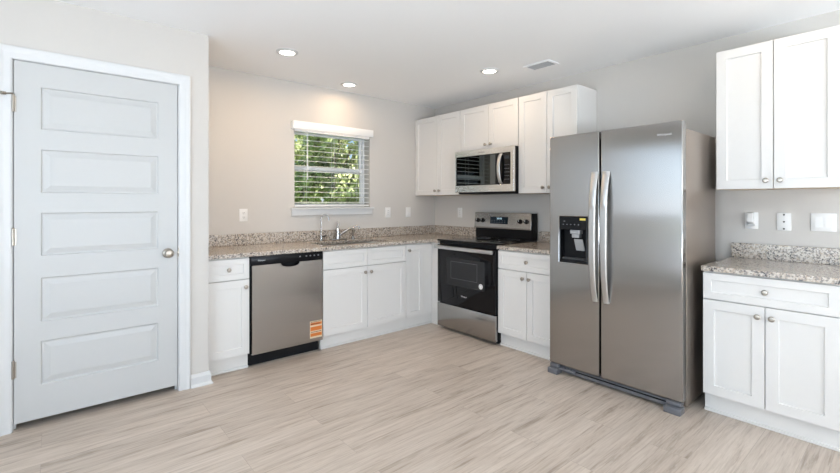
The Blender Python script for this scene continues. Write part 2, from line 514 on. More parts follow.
# kitchen window
wf = MB(); fy0, fy1 = .110, .166
b_ = .022
wf.box(WX0, WX0 + b_, fy0, fy1, WZ0, WZ1).box(WX1 - b_, WX1, fy0, fy1, WZ0, WZ1).box(WX0 + b_, WX1 - b_, fy0, fy1, WZ0, WZ0 + b_).box(WX0 + b_, WX1 - b_, fy0, fy1, WZ1 - b_, WZ1)
win = struct('window_1', wf, M_VINYL)
for (z0, z1, y0, y1) in ((WZ0 + b_, 1.640, .114, .138), (1.588, WZ1 - b_, .139, .163)):
    x0, x1 = WX0 + b_ + .001, WX1 - b_ - .001; q = .028; ym = (y0 + y1) / 2
    fr_ = MB().cells([x0, x0 + q, x1 - q, x1], [z0, z0 + q + .008, z1 - q - .008, z1], lambda x, z: not (x0 + q < x < x1 - q and z0 + q + .008 < z < z1 - q - .008), y0, y1, lambda u, v, w: (u, w, v))
    sh = struct('window_sash', fr_, M_VINYL, win)
    struct('window_pane', MB().box(x0 + q - .004, x1 - q + .004, ym - .002, ym + .002, z0 + q + .004, z1 - q - .004), M_GLASS, sh)
sill = MB().box(-1.897, -.938, -.036, -.0005, 1.204, 1.2235, .003).box(WX0 + .001, WX1 - .001, -.0005, .1095, 1.2055, 1.2235).box(-1.885, -.950, -.016, -.0005, 1.146, 1.204, .002)
struct('window_sill', sill, M_TRIM, win)

# door, jamb, casing, baseboard
SX0, SX1, SZ0, SZ1 = -3.814, -3.008, .040, 2.063
d = MB(); F = lambda x, z, dep: (x, DY + .0005 + dep, z)
px0, px1 = -3.701, -3.119
rows = [(.230, .480), (.590, .842), (.967, 1.213), (1.327, 1.575), (1.690, 1.930)]
zs = [SZ0] + [z for r in rows for z in r] + [SZ1]; xs = [SX0, px0, px1, SX1]
vg = {}
def dv(x, z, dep):
    k = (round(x, 5), round(z, 5), round(dep, 5))
    if k not in vg: vg[k] = d.bm.verts.new(F(x, z, dep))
    return vg[k]
for i in range(3):
    for j in range(len(zs) - 1):
        if i == 1 and (zs[j], zs[j + 1]) in rows:
            loops = []
            for off, dep in ((0, 0), (.005, .009), (.013, .010), (.042, .003)):
                loops.append([dv(px0 + off, zs[j] + off, dep), dv(px1 - off, zs[j] + off, dep), dv(px1 - off, zs[j + 1] - off, dep), dv(px0 + off, zs[j + 1] - off, dep)])
            for A, B in zip(loops, loops[1:]):
                for k in range(4): d.bm.faces.new((A[k], A[(k + 1) % 4], B[(k + 1) % 4], B[k]))
            d.bm.faces.new(loops[-1])
        else:
            d.bm.faces.new((dv(xs[i], zs[j], 0), dv(xs[i + 1], zs[j], 0), dv(xs[i + 1], zs[j + 1], 0), dv(xs[i], zs[j + 1], 0)))
# sides and back of the slab
bk = [dv(SX0, SZ0, .035), dv(SX1, SZ0, .035), dv(SX1, SZ1, .035), dv(SX0, SZ1, .035)]
d.bm.faces.new(bk)
for i in range(3):
    pass
d.bm.faces.new([dv(x, SZ0, 0) for x in xs] + [bk[1], bk[0]])
d.bm.faces.new([dv(x, SZ1, 0) for x in xs] + [bk[2], bk[3]])
d.bm.faces.new([dv(SX0, z, 0) for z in zs] + [bk[3], bk[0]])
d.bm.faces.new([dv(SX1, z, 0) for z in zs] + [bk[2], bk[1]])
door = obj('door_1', d, M_DOOR, kind='structure', smooth=False)
jm = MB()
jt = .021
jm.box(DX0 + .001, DX0 + .001 + jt, DY + .001, DY + .114, 0, DZ1 - .001).box(DX1 - .001 - jt, DX1 - .001, DY + .001, DY + .114, 0, DZ1 - .001).box(DX0 + .001 + jt, DX1 - .001 - jt, DY + .001, DY + .114, DZ1 - .001 - jt, DZ1 - .001)
jm.box(DX0 + .02, DX0 + .034, DY + .040, DY + .052, 0, 2.06).box(DX1 - .034, DX1 - .02, DY + .040, DY + .052, 0, 2.06)
obj('door_frame', jm, M_TRIM, door, smooth=False)
for zc in (1.820, 1.078, .342):
    hm = MB().cyl((-3.817, DY - .007, zc - .046), (-3.817, DY - .007, zc + .046), .0068, seg=14).box(-3.8155, -3.803, DY - .0015, DY + .0004, zc - .045, zc + .045).lathe((-3.817, DY - .007, zc + .046), (0, 0, 1), [(.0068, 0), (.008, .002), (.005, .008), (0, .009)], 14)
    hg = obj('hinge', hm, M_NICK, door, label='brushed nickel door hinge')
    if zc > 1.5:
        sm = MB().tube([(-3.817, DY - .010, zc + .055), (-3.835, DY - .022, zc + .051), (-3.846, DY - .030, zc + .048)], .0035, 10).cyl((-3.846, DY - .030, zc + .048), (-3.862, DY - .041, zc + .046), .009, .010, 14)
        obj('door_stop', sm, M_NICK, hg, label='hinge-pin door stop')
km = MB().lathe((-3.066, DY, .936), (0, -1, 0), [(0, 0), (.032, 0), (.032, .004), (.026, .009), (.012, .013), (.011, .030), (.020, .036), (.0275, .046), (.0275, .056), (.022, .064), (.010, .068), (0, .0685)], 32)
obj('door_knob', km, M_NICK, door, label='round brushed nickel door knob')
obj('latch_plate', MB().box(-3.0045, -2.996, DY - .0022, DY + .0008, .908, .966, .001).cyl((-3.0005, DY - .002, .936), (-3.0005, DY - .006, .936), .011, .009, 14), M_NICK, door, label='nickel strike plate on the jamb')

prof = [(0, 0), (0, .009), (.006, .0115), (.030, .0115), (.038, .014), (.048, .0175), (.062, .0185), (.068, .0165), (.070, .012), (.070, 0)]
cm = MB(); ix0, ix1, izt = -3.822, -3.000, 2.068; rings = []
for o, dep in prof:
    rings.append([cm.bm.verts.new((x, DY - dep - .0003, z)) for x, z in ((ix1 + o, 0), (ix1 + o, izt + o), (ix0 - o, izt + o), (ix0 - o, 0))])
for A, B in zip(rings, rings[1:]):
    for k in range(3): cm.bm.faces.new((A[k], A[k + 1], B[k + 1], B[k]))
for k in range(3): cm.bm.faces.new((rings[0][k], rings[0][k + 1], rings[-1][k + 1], rings[-1][k]))
cm.bm.faces.new([r[0] for r in rings]); cm.bm.faces.new([r[3] for r in rings])
obj('trim_1', cm, M_TRIM, kind='structure', angle=20)

def baseboard(name, pts_prof, path):
    """path: list of (x,y, nx,ny) with outward offset directions"""
    m = MB(); rr = []
    for dep, z in pts_prof:
        rr.append([m.bm.verts.new((x + nx * dep, y + ny * dep, z)) for x, y, nx, ny in path])
    for A, B in zip(rr, rr[1:]):
        for k in range(len(path) - 1): m.bm.faces.new((A[k], A[k + 1], B[k + 1], B[k]))
    m.bm.faces.new([r[0] for r in rr]); m.bm.faces.new([r[-1] for r in rr])
    return obj(name, m, M_TRIM, kind='structure', angle=20)
bp_ = [(.0004, 0), (.026, 0), (.025, .008), (.018, .017), (.0135, .019), (.0135, .066), (.009, .076), (.006, .086), (.0004, .087)]
baseboard('baseboard_closet', bp_, [(-2.9285, DY, 0, -1), (CX, DY, 1, -1), (CX, DY + .082, 1, 0)])
baseboard('baseboard_right', bp_, [(0, -3.80, -1, 0), (0, YF, -1, 0)])
baseboard('baseboard_left', bp_, [(XL, -2.05, 1, 0), (XL, DY, 1, 0)])


# ------------------------------------------------------------------ cabinets
DD0, DD1 = .612, .631         # base doors
def toe(F, a0, a1, parent, extra=None):
    m = MB(); fbox(m, F, a0, a1, .55, .586, 0, .1135); fbox(m, F, a0, a1, .586, .600, 0, .017, .002)
    if extra: extra(m)
    return obj('toe_kick', m, M_CAB, parent, smooth=False)


def add_door(F, a0, a1, z0, z1, knob_at, parent, d0=DD0, d1=DD1, name='door'):
    o = obj(name, shaker(F, a0, a1, d0, d1, z0, z1), M_CAB, parent, bevel=.0012, angle=25)
    if knob_at: knob(F, knob_at[0], d1, knob_at[1], o)
    return o


def add_drawer(F, a0, a1, z0, z1, parent, with_knob=True, name='drawer_front'):
    o = obj(name, shaker(F, a0, a1, DD0, DD1, z0, z1, rail=.042), M_CAB, parent, bevel=.0012, angle=25)
    if with_knob: knob(F, (a0 + a1) / 2, DD1 - .009, (z0 + z1) / 2, o)
    return o


G = .0022
CT = .8565                    # carcass top
def base_cab(F, a0, a1, label, doors, drawers, dk=True, hollow=False):
    c = F((a0 + a1) / 2, .3, 0)
    t = thing('base_cabinet', label, 'cabinet', c, 'white shaker base cabinets')
    m = MB()
    if hollow:
        w = .018
        fbox(m, F, a0, a0 + w, .004, .61, .114, CT); fbox(m, F, a1 - w, a1, .004, .61, .114, CT)
        fbox(m, F, a0 + w, a1 - w, .004, .61, .114, .132); fbox(m, F, a0 + w, a1 - w, .004, .012, .132, CT)
        fbox(m, F, a0 + w, a1 - w, .592, .61, .68, CT)
    else:
        fbox(m, F, a0, a1, .004, .61, .114, CT)
    obj('carcass', m, M_CAB, t, smooth=False)
    toe(F, a0, a1, t)
    for (x0, x1, k) in drawers: add_drawer(F, x0 + G, x1 - G, .692, .848, t, k)
    for (x0, x1, side, z0, z1) in doors:
        kx = x1 - .032 if side > 0 else x0 + .032
        add_door(F, x0 + G, x1 - G, z0, z1, (kx, z1 - .055), t)
    return t


base_cab(BACK, -2.806, -2.500, 'narrow white base cabinet with one drawer and one door, between closet wall and dishwasher',
         [(-2.806, -2.500, 1, .117, .686)], [(-2.806, -2.500, True)])
base_cab(BACK, -1.880, -.967, 'wide white sink base cabinet with two doors under two knobless false drawer fronts',
         [(-1.880, -1.4235, 1, .117, .686), (-1.4235, -.967, -1, .117, .686)], [(-1.880, -1.4235, False), (-1.4235, -.967, False)], hollow=True)
# corner cabinet: one tall narrow door, then the blind corner reaching the range
RA = .757                     # range starts here along the right wall
t = thing('base_cabinet', 'white corner base cabinet with one tall narrow door, between sink cabinet and range', 'cabinet', (-.5, -.35, 0), 'white shaker base cabinets')
m = MB().cells([-.9655, -.61, -.004], [-RA + .001, -.61, -.004], lambda x, y: not (x < -.61 and y < -.61), .114, CT, lambda u, v, w: (u, v, w))
obj('carcass', m, M_CAB, t, smooth=False)
toe(BACK, -.9655, -.586, t, lambda m: m.box(-.586, -.55, -RA + .001, -.5505, 0, .1135).box(-.600, -.586, -RA + .001, -.600, 0, .017, .002))
add_door(BACK, -.9655 + G, -.732, .117, .848, (-.9655 + .032, .793), t)
obj('filler_strip', MB().box(-.730, -.613, -.622, -.6105, .117, .848, .001), M_CAB, t, smooth=False)
base_cab(RIGHT, 1.520, 2.128, 'white base cabinet with one drawer over two doors, between range and refrigerator',
         [(1.520, 1.824, 1, .117, .686), (1.824, 2.128, -1, .117, .686)], [(1.520, 2.128, True)])
base_cab(RIGHT, 3.110, 3.716, 'white base cabinet with one drawer over two doors, right of the refrigerator',
         [(3.110, 3.413, 1, .117, .686), (3.413, 3.716, -1, .117, .686)], [(3.110, 3.716, True)])

UZ0, UZ1 = 1.357, 2.260
def upper_cab(F, a0, a1, z0, label, split):
    t = thing('upper_cabinet', label, 'cabinet', F((a0 + a1) / 2, .15, z0), 'white shaker upper cabinets')
    m = MB(); fbox(m, F, a0, a1, .002, .305, z0 + .004, UZ1, .0008)
    obj('carcass', m, M_CAB, t, smooth=False)
    m = MB(); fbox(m, F, a0 + .002, a1 - .002, .004, .303, z0, z0 + .0035)
    obj('bottom_panel', m, M_CABIN, t, smooth=False, label='bare wood underside')
    for x0, x1, s in ((a0, split, 1), (split, a1, -1)):
        kx = x1 - .034 if s > 0 else x0 + .034
        add_door(F, x0 + G, x1 - G, z0 + .001, UZ1 - .002, (kx, z0 + .050), t, .307, .326)
    return t


upper_cab(RIGHT, .004, .754, UZ0, 'white two-door upper cabinet in the corner, left of the microwave', .402)
upper_cab(RIGHT, .756, 1.513, 1.806, 'short white two-door upper cabinet directly above the microwave', 1.150)
upper_cab(RIGHT, 1.515, 2.112, UZ0, 'white two-door upper cabinet between the microwave and the refrigerator', 1.820)
upper_cab(RIGHT, 3.097, 3.694, UZ0, 'white two-door upper cabinet hanging right of the refrigerator', 3.3945)


# ------------------------------------------------------------------ countertops
CZ0 = .858
SKX0, SKX1, SKY0, SKY1 = -1.80, -1.05, -.545, -.150
t = thing('countertop', 'speckled granite L-shaped countertop holding the sink, under the window', 'countertop', (-1.7, -.32, CZ0), 'granite countertops')
m = MB().cells([-2.811, SKX0, SKX1, -.648, -.003], [-RA + .0005, -.648, SKY0, SKY1, -.003],
               lambda x, y: (y > -.648 or x > -.648) and not (SKX0 < x < SKX1 and SKY0 < y < SKY1), CZ0, HC, lambda u, v, w: (u, v, w))
obj('slab', m, M_GRAN, t, bevel=.003, origin=(0, 0, 0))
m = MB().box(-2.811, -.003, -.023, -.003, HC + .0003, .992, .002).box(-.023, -.003, -RA + .0005, -.0235, HC + .0003, .992, .002)
obj('backsplash', m, M_GRAN, t, smooth=False, origin=(0, 0, 0))
for a0, a1, lab in ((1.5195, 2.140, 'small piece of granite countertop between the range and the refrigerator'), (3.106, 3.728, 'granite countertop right of the refrigerator')):
    t = thing('countertop', lab, 'countertop', (-.32, -(a0 + a1) / 2, CZ0), 'granite countertops')
    m = MB(); fbox(m, RIGHT, a0, a1, .003, .648, CZ0, HC); obj('slab', m, M_GRAN, t, bevel=.003, origin=(0, 0, 0))
    m = MB(); fbox(m, RIGHT, a0, a1, .003, .023, HC + .0003, .992, .002); obj('backsplash', m, M_GRAN, t, smooth=False, origin=(0, 0, 0))

# ------------------------------------------------------------------ sink and faucets
t = thing('kitchen_sink', 'undermount stainless steel sink set in the countertop below the window', 'sink', (-1.425, -.347, CZ0))
m = MB()
def loop(x0, x1, y0, y1, z, r=.05, n=6):
    pts = []
    for cx_, cy_, a0 in ((x1 - r, y1 - r, 0), (x0 + r, y1 - r, 90), (x0 + r, y0 + r, 180), (x1 - r, y0 + r, 270)):
        for k in range(n + 1):
            a = math.radians(a0 + 90 * k / n); pts.append((cx_ + r * math.cos(a), cy_ + r * math.sin(a), z))
    return pts
ls = [loop(SKX0 - .012, SKX1 + .012, SKY0 - .012, SKY1 + .012, CZ0 - .001), loop(SKX0 + .004, SKX1 - .004, SKY0 + .004, SKY1 - .004, CZ0 - .001),
      loop(SKX0 + .010, SKX1 - .010, SKY0 + .010, SKY1 - .010, CZ0 - .17), loop(SKX0 + .03, SKX1 - .03, SKY0 + .03, SKY1 - .03, CZ0 - .19, .04)]
vv = [[m.bm.verts.new(p) for p in L] for L in ls]
for A, B in zip(vv, vv[1:]):
    for k in range(len(A)): m.bm.faces.new((A[k], A[(k + 1) % len(A)], B[(k + 1) % len(A)], B[k]))
m.bm.faces.new(vv[-1])
bowl = obj('bowl', m, M_STEELB, t)
obj('drain', MB().lathe((-1.425, -.36, CZ0 - .1895), (0, 0, 1), [(0, 0), (.02, 0), (.04, .001), (.045, .003), (.046, 0)], 24), M_CHROME, t)

fx = -1.425
t = thing('kitchen_faucet', 'low chrome kitchen faucet with a single lever and swung spout behind the sink', 'faucet', (fx, -.085, HC))
obj('base_plate', MB().box(fx - .085, fx + .095, -.112, -.058, HC + .0003, HC + .012, .005), M_CHROME, t)
obj('body', MB().lathe((fx, -.085, HC + .012), (0, 0, 1), [(0, 0), (.026, 0), (.024, .02), (.021, .06), (.024, .085), (.022, .105), (.012, .116), (0, .118)], 24), M_CHROME, t)
obj('lever', MB().tube([(fx, -.085, HC + .118), (fx + .004, -.082, HC + .150), (fx + .014, -.078, HC + .185)], [.011, .013, .008], 12), M_CHROME, t)
obj('spout', MB().tube([(fx + .012, -.095, HC + .045), (fx + .05, -.115, HC + .080), (fx + .10, -.145, HC + .115), (fx + .15, -.175, HC + .135), (fx + .165, -.19, HC + .140), (fx + .180, -.197, HC + .134), (fx + .184, -.199, HC + .116)],
                       [.011, .0105, .010, .0095, .0095, .010, .0105], 14), M_CHROME, t)
sx_ = -1.245
t = thing('side_sprayer', 'small chrome side sprayer standing right of the faucet', 'sprayer', (sx_, -.085, HC))
obj('holder', MB().lathe((sx_, -.085, HC + .0003), (0, 0, 1), [(0, 0), (.024, 0), (.022, .008), (.014, .020), (.013, .03), (0, .03)], 20), M_CHROME, t)
obj('spray_head', MB().tube([(sx_, -.085, HC + .03), (sx_, -.087, HC + .07), (sx_, -.098, HC + .100)], [.011, .014, .017], 14), M_CHROME, t)
gx = -1.612
t = thing('filter_faucet', 'slim chrome gooseneck water filter faucet at the left end of the sink', 'faucet', (gx, -.085, HC))
obj('base', MB().lathe((gx, -.085, HC + .0003), (0, 0, 1), [(0, 0), (.022, 0), (.020, .008), (.012, .016), (.011, .05), (.007, .055), (0, .055)], 20), M_CHROME, t)
obj('handle', MB().tube([(gx, -.085, HC + .040), (gx + .035, -.092, HC + .046), (gx + .052, -.095, HC + .052)], [.005, .005, .007], 10), M_BLACKM, t, label='small dark lever')
pts = [(gx, -.085, HC + .05), (gx, -.085, HC + .22)]
for k in range(1, 11):
    a = math.pi * k / 11
    pts.append((gx + .030 * (1 - math.cos(a)), -.085 - .022 * (1 - math.cos(a)), HC + .22 + .042 * math.sin(a)))
pts.append((gx + .060, -.130, HC + .205))
obj('spout', MB().tube(pts, .0062, 12), M_CHROME, t)

# ------------------------------------------------------------------ dishwasher
DW0, DW1 = -2.4965, -1.8840
t = thing('dishwasher', 'stainless steel dishwasher with black control strip, between the base cabinets under the counter', 'dishwasher', ((DW0 + DW1) / 2, -.3, 0))
obj('tub', MB().box(DW0, DW1, -.585, -.03, .10, .854), M_BLACKM, t, smooth=False)
obj('kick_plate', MB().box(DW0 + .001, DW1 - .012, -.572, -.54, 0, .105), M_BLACKM, t, smooth=False)
obj('frame_trim', MB().box(DW0, DW0 + .012, -.615, -.586, .10, .854), M_BLACK, t, smooth=False)
dx0, dx1, dz0, dz1, dyf = DW0 + .013, DW1 - .002, .098, .785, -.638
# steel door with a scooped pocket under the control strip
m = MB(); pc = (dx0 + dx1) / 2 + .010; pw = .083; pd = .035
top = [(dx0, dz1)] + [(pc + pw * math.cos(a), dz1 - pd * math.sin(a) ** .8) for a in [math.pi - math.pi * k / 14 for k in range(15)]] + [(dx1, dz1)]
out = top + [(dx1, dz0), (dx0, dz0)]
fr = [m.bm.verts.new((x, dyf, z)) for x, z in out]; bkv = [m.bm.verts.new((x, -.587, z)) for x, z in out]
f1 = m.bm.faces.new(fr); f2 = m.bm.faces.new(bkv)
for i in range(len(out)):
    j = (i + 1) % len(out); m.bm.faces.new((fr[i], fr[j], bkv[j], bkv[i]))
bmesh.ops.triangulate(m.bm, faces=[f1, f2])
ddoor = obj('door', m, M_STEEL, t, smooth=False)
m = MB().tube([(pc + (pw - .002) * math.cos(a), dyf - .001, dz1 - .001 - (pd - .001) * abs(math.sin(a)) ** .8) for a in [math.pi - math.pi * k / 20 for k in range(21)]], .0028, 8)
obj('pocket_handle', m, M_CHROME, ddoor, label='bright rim of the pocket handle')
m = MB().box(DW0 + .002, DW1 - .002, -.640, -.587, dz1 + .001, .855, .003)
cp = obj('control_panel', m, M_BLACK, t)
text('logo', 'Whirlpool', .014, (DW0 + .085, -.6405, .822), (1, 0, 0), (0, 0, 1), M_TEXTL, cp)
m = MB()
for k in range(5): m.box(DW1 - .215 + k * .036 + (.02 if k else 0), DW1 - .203 + k * .036 + (.02 if k else 0), -.6406, -.6400, .822, .832)
objs('control_mark', m, M_MARK, cp, smooth=False)
lx0, lx1, lz0, lz1 = DW1 - .120, DW1 - .008, .128, .272
lab = obj('energy_label', MB().box(lx0, lx1, dyf - .0011, dyf - .0003, lz0, lz1), M_LABEL, ddoor, smooth=False, label='orange and cream information label')
m = MB()
for z0, z1 in ((.237, .258), (.190, .224), (.143, .170)): m.box(lx0 + .004, lx1 - .004, dyf - .0016, dyf - .0012, z0, z1)
objs('label_band', m, M_ORANGE, lab, smooth=False)
m = MB()
for z0, z1 in ((.262, .268), (.176, .183), (.243, .250)):
    x = lx0 + .008
    while x < lx1 - .02:
        w = random.uniform(.008, .018); m.box(x, x + w, dyf - .0020, dyf - .0017, z0, z1); x += w + .004
objs('label_print', m, M_LABTXT, lab, smooth=False)

# ------------------------------------------------------------------ range (a = -y, front toward -x)
A0, A1 = .7585, 1.5175
t = thing('range', 'freestanding electric range with black oven door and stainless drawer, below the microwave', 'range', (-.33, -(A0 + A1) / 2, 0))
fb = lambda m, a0, a1, d0, d1, z0, z1, b=0.0: fbox(m, RIGHT, a0, a1, d0, d1, z0, z1, b)
obj('body', fb(MB(), A0 + .001, A1 - .001, .030, .625, .045, .884), M_BLACK, t, smooth=False)
m = MB()
for a in (A0 + .04, A1 - .04):
    for dd in (.10, .58): m.cyl(RIGHT(a, dd, 0), RIGHT(a, dd, .046), .018, seg=12)
objs('foot', m, M_BLACKM, t)
obj('kick_panel', fb(MB(), A0 + .012, A1 - .012, .50, .585, .012, .10), M_BLACKM, t, smooth=False)
ck = obj('cooktop', fb(MB(), A0, A1, .030, .662, .8845, .902, .004), M_BGLASS, t)
m = MB()
for a, dd, r in ((A0 + .20, .47, .105), (A0 + .55, .47, .085), (A0 + .20, .20, .085), (A0 + .55, .20, .105)):
    o_ = Vector(RIGHT(a, dd, .9022)); m.lathe(o_, (0, 0, 1), [(r - .003, 0), (r - .003, .0004), (r, .0004), (r, 0)], 40)
objs('burner_ring', m, M_GREYP, ck)
od = obj('oven_door', fb(MB(), A0 + .003, A1 - .003, .628, .660, .270, .850, .004), M_BGLASS, t)
obj('door_window', fb(MB(), .895, 1.390, .6602, .6610, .462, .728), M_OVENIN, od, smooth=False, label='grey tinted oven window')
m = MB().cells([.955, .9575, 1.2975, 1.300], [.530, .5325, .695, .6975], lambda u, v: not (.9575 < u < 1.2975 and .5325 < v < .695), .6612, .6616, lambda u, v, w: RIGHT(u, w, v))
obj('window_outline', m, M_GREYP, od, smooth=False)
hm = MB(); fb(hm, A0 + .004, A1 - .004, .690, .712, .812, .846, .006)
for a in (A0 + .03, A1 - .05): fb(hm, a, a + .022, .6605, .692, .818, .840, .002)
obj('handle', hm, M_STEELH, od, label='wide stainless oven handle')
text('logo', 'Whirlpool', .018, RIGHT(1.130, .6605, .372), (0, -1, 0), (0, 0, 1), M_TEXTL, od)
so = Vector(RIGHT(1.345, .6611, .500)); obj('round_sticker', MB().lathe(so, (-1, 0, 0), [(0, 0), (.024, 0), (.024, .0005), (0, .0005)], 28), M_WPLAST, od, label='round white sticker')
so = Vector(RIGHT(1.345, .6618, .500)); obj('sticker_print', MB().lathe(so, (-1, 0, 0), [(.010, 0), (.019, 0), (.019, .0003), (.010, .0003)], 28), M_LGREY, od)
obj('storage_drawer', fb(MB(), A0 + .003, A1 - .003, .628, .662, .028, .262, .004), M_STEEL, t)
# back guard: black riser and stainless control panel leaning slightly back
obj('riser', fb(MB(), A0 + .006, A1 - .006, .031, .085, .9025, 1.002), M_BLACK, t, smooth=False)
bgd = MB(); bz0, bz1 = 1.000, 1.166
vs_ = [RIGHT(a, dd, z) for a in (A0 - .001, A1 - .020) for dd, z in ((.050, bz0), (.104, bz0), (.104, bz0 + .015), (.088, bz1), (.050, bz1))]
bgd.faces(vs_, [(0, 1, 2, 3, 4), (9, 8, 7, 6, 5), (0, 5, 6, 1), (1, 6, 7, 2), (2, 7, 8, 3), (3, 8, 9, 4), (4, 9, 5, 0)])
bg_ = obj('control_panel', bgd, M_STEEL, t, bevel=.002, smooth=False)
obj('end_cap', fb(MB(), A1 - .0195, A1 - .001, .022, .100, .9025, bz1 - .001, .002), M_BLACK, t)
obj('back_cap', fb(MB(), A0 + .001, A1 - .02, .022, .0495, bz0 + .003, bz1 - .002), M_BLACK, t, smooth=False)
sl = lambda z: .104 - (z - bz0 - .015) / (bz1 - bz0 - .015) * .016
for a in (.806, .874, 1.366, 1.440):
    z = 1.082; o_ = Vector(RIGHT(a, sl(z) - .001, z))
    kb = obj('control_knob', MB().lathe(o_, (-1, 0, .1), [(0, 0), (.0235, 0), (.0235, .006), (.019, .010), (.0175, .026), (0, .0265)], 24), M_BLACK, bg_)
    p = Vector(RIGHT(a, sl(z) + .0258, z + .0026))
    obj('knob_pointer', MB().box(p.x - .003, p.x, p.y - .002, p.y + .002, p.z - .004, p.z + .015), M_LGREY, kb, smooth=False)
z0, z1 = 1.050, 1.124
dsv = [RIGHT(a, sl(z) + e, z) for a in (.980, 1.212) for z, e in ((z0, 0), (z0, .0015), (z1, .0015), (z1, 0))]
dsp = MB().faces(dsv, [(0, 1, 2, 3), (7, 6, 5, 4), (1, 5, 6, 2), (0, 4, 5, 1), (2, 6, 7, 3), (3, 7, 4, 0)])
do = obj('display', dsp, M_DISP, bg_, smooth=False)
m = MB()
for k in range(6):
    for zz in (1.064, 1.082): fb(m, .995 + k * .034 + .004, .995 + k * .034 + .016, sl(zz) + .0018, sl(zz) + .0021, zz, zz + .004)
objs('display_mark', m, M_MARK, do, smooth=False)
m = MB()
for a in (1.070, 1.086, 1.106, 1.122):
    sd = sl(1.106)
    m.cells([a, a + .0022, a + .0088, a + .011], [1.0985, 1.1005, 1.1115, 1.1135], lambda u, v: not (a + .0022 < u < a + .0088 and 1.1005 < v < 1.1115), sd + .0018, sd + .0024, lambda u, v, w: RIGHT(u, w, v))
objs('clock_digit', m, M_DIGIT, do, smooth=False)

# ------------------------------------------------------------------ microwave
B0, B1, bz0, bz1 = .758, 1.516, 1.372, 1.803
t = thing('microwave', 'over-the-range stainless microwave with black glass door, mounted above the range', 'microwave', (-.2, -(B0 + B1) / 2, bz0))
obj('case', fb(MB(), B0 + .001, B1 - .001, .003, .372, bz0 + .004, bz1, .002), M_BLACKM, t)
obj('vent_bottom', fb(MB(), B0 + .02, B1 - .02, .05, .368, bz0 - .012, bz0 + .003), M_BLACKM, t, smooth=False)
# one-piece stainless front frame
m = MB().cells([B0, B0 + .012, B1 - .035, B1], [bz0 + .006, 1.446, 1.746, bz1], lambda a, z: not (B0 + .012 < a < B1 - .035 and 1.446 < z < 1.746), .374, .402, lambda u, v, w: RIGHT(u, w, v))
mf = obj('front_frame', m, M_STEELM, t, bevel=.002, smooth=False)
text('logo', 'Whirlpool', .020, RIGHT(1.120, .4025, 1.775), (0, -1, 0), (0, 0, 1), M_TEXTG, mf)
md = obj('door', fb(MB(), B0 + .013, 1.392, .374, .399, 1.447, 1.745), M_BGLASS, t, smooth=False)
obj('door_window', fb(MB(), B0 + .030, 1.300, .3992, .3998, 1.452, 1.740), M_MGLASS, md, smooth=False)
cpn = obj('control_panel', fb(MB(), 1.3925, B1 - .036, .374, .399, 1.447, 1.745), M_BGLASS, t, smooth=False)
obj('display', fb(MB(), 1.412, 1.466, .3992, .3997, 1.686, 1.716), M_DISP, cpn, smooth=False)
m = MB()
for r in range(5):
    for c in range(3): fb(m, 1.412 + c * .022, 1.422 + c * .022, .3992, .3995, 1.490 + r * .034, 1.495 + r * .034)
objs('key_mark', m, M_MARK, cpn, smooth=False)
pts = [RIGHT(1.368, .399 + .042 * math.sin(math.pi * min(1, max(0, k / 16))) ** .6, 1.456 + (1.736 - 1.456) * k / 16) for k in range(17)]
obj('handle', MB().bar(pts, (0, 1, 0), .018, .006), M_STEELH, md, label='bowed stainless handle')

# ------------------------------------------------------------------ refrigerator
R0, R1, RS = 2.150, 3.054, 2.5425
t = thing('refrigerator', 'tall stainless steel side-by-side refrigerator with water dispenser in the left door', 'refrigerator', (-.38, -(R0 + R1) / 2, 0))
obj('cabinet_box', fb(MB(), R0 + .004, R1 - .002, .170, .724, .030, 1.722, .004), M_FSIDE, t)
FZ0, FZ1 = .072, 1.764
F0, F1 = .736, .792
def rounded_door(a0, a1, cut=None):
    m = MB()
    if cut:
        c0, c1, z0, z1 = cut
        m.cells([a0, c0, c1, a1], [FZ0, z0, z1, FZ1], lambda a, z: not (c0 < a < c1 and z0 < z < z1), F0, F1, lambda u, v, w: RIGHT(u, w, v))
    else: fb(m, a0, a1, F0, F1, FZ0, FZ1)
    return m
cut = (2.231, 2.452, .836, 1.170)
ld = obj('freezer_door', rounded_door(R0, RS - .006, cut), M_STEEL, t, bevel=.006)
rd = obj('fridge_door', rounded_door(RS + .006, R1), M_STEEL, t, bevel=.006)
obj('door_gasket', fb(MB(), R0 + .012, R1 - .012, .7245, .7355, FZ0 + .01, 1.715), M_BLACKM, t, smooth=False)
for par, ac in ((ld, RS - .030), (rd, RS + .050)):
    pts = []
    for k in range(25):
        s = k / 24; pts.append(RIGHT(ac, F1 + .006 + .046 * (1 - abs(2 * s - 1) ** 3.2), .590 + (1.482 - .590) * s))
    hw = [.019 + .0055 * (k / 24) for k in range(25)]
    m = MB().bar(pts, (0, 1, 0), hw, .0075)
    for z in (.600, 1.472): m.box(-F1 - .018, -F1 - .0005, -ac - .014, -ac + .014, z - .012, z + .012, .002)
    obj('door_handle', m, M_STEELH, par, label='long bowed satin steel handle')
# dispenser: bezel, recess, chute, paddle
c0, c1, z0, z1 = cut
m = MB()
rz0, rz1 = .860, 1.075
m.cells([c0 + .001, c0 + .012, c1 - .012, c1 - .001], [z0 + .001, rz0, rz1, z1 - .001], lambda a, z: not (c0 + .012 < a < c1 - .012 and rz0 < z < rz1), F0 + .002, F1 + .003, lambda u, v, w: RIGHT(u, w, v))
dp = obj('dispenser', m, M_BGLASS, ld, bevel=.003, smooth=False, label='black water and ice dispenser')
m = MB()
fb(m, c0 + .0125, c1 - .0125, F0 + .002, F0 + .006, rz0 + .001, rz1 - .001)
obj('dispenser_recess', m, M_BLACKM, dp, smooth=False)
m = MB(); fb(m, 2.315, 2.392, F0 + .0065, F1 - .004, 1.046, 1.0745, .004); fb(m, 2.325, 2.382, F0 + .0065, F1 - .012, 1.018, 1.046, .003)
obj('ice_chute', m, M_DISPG, dp, label='grey ice chute')
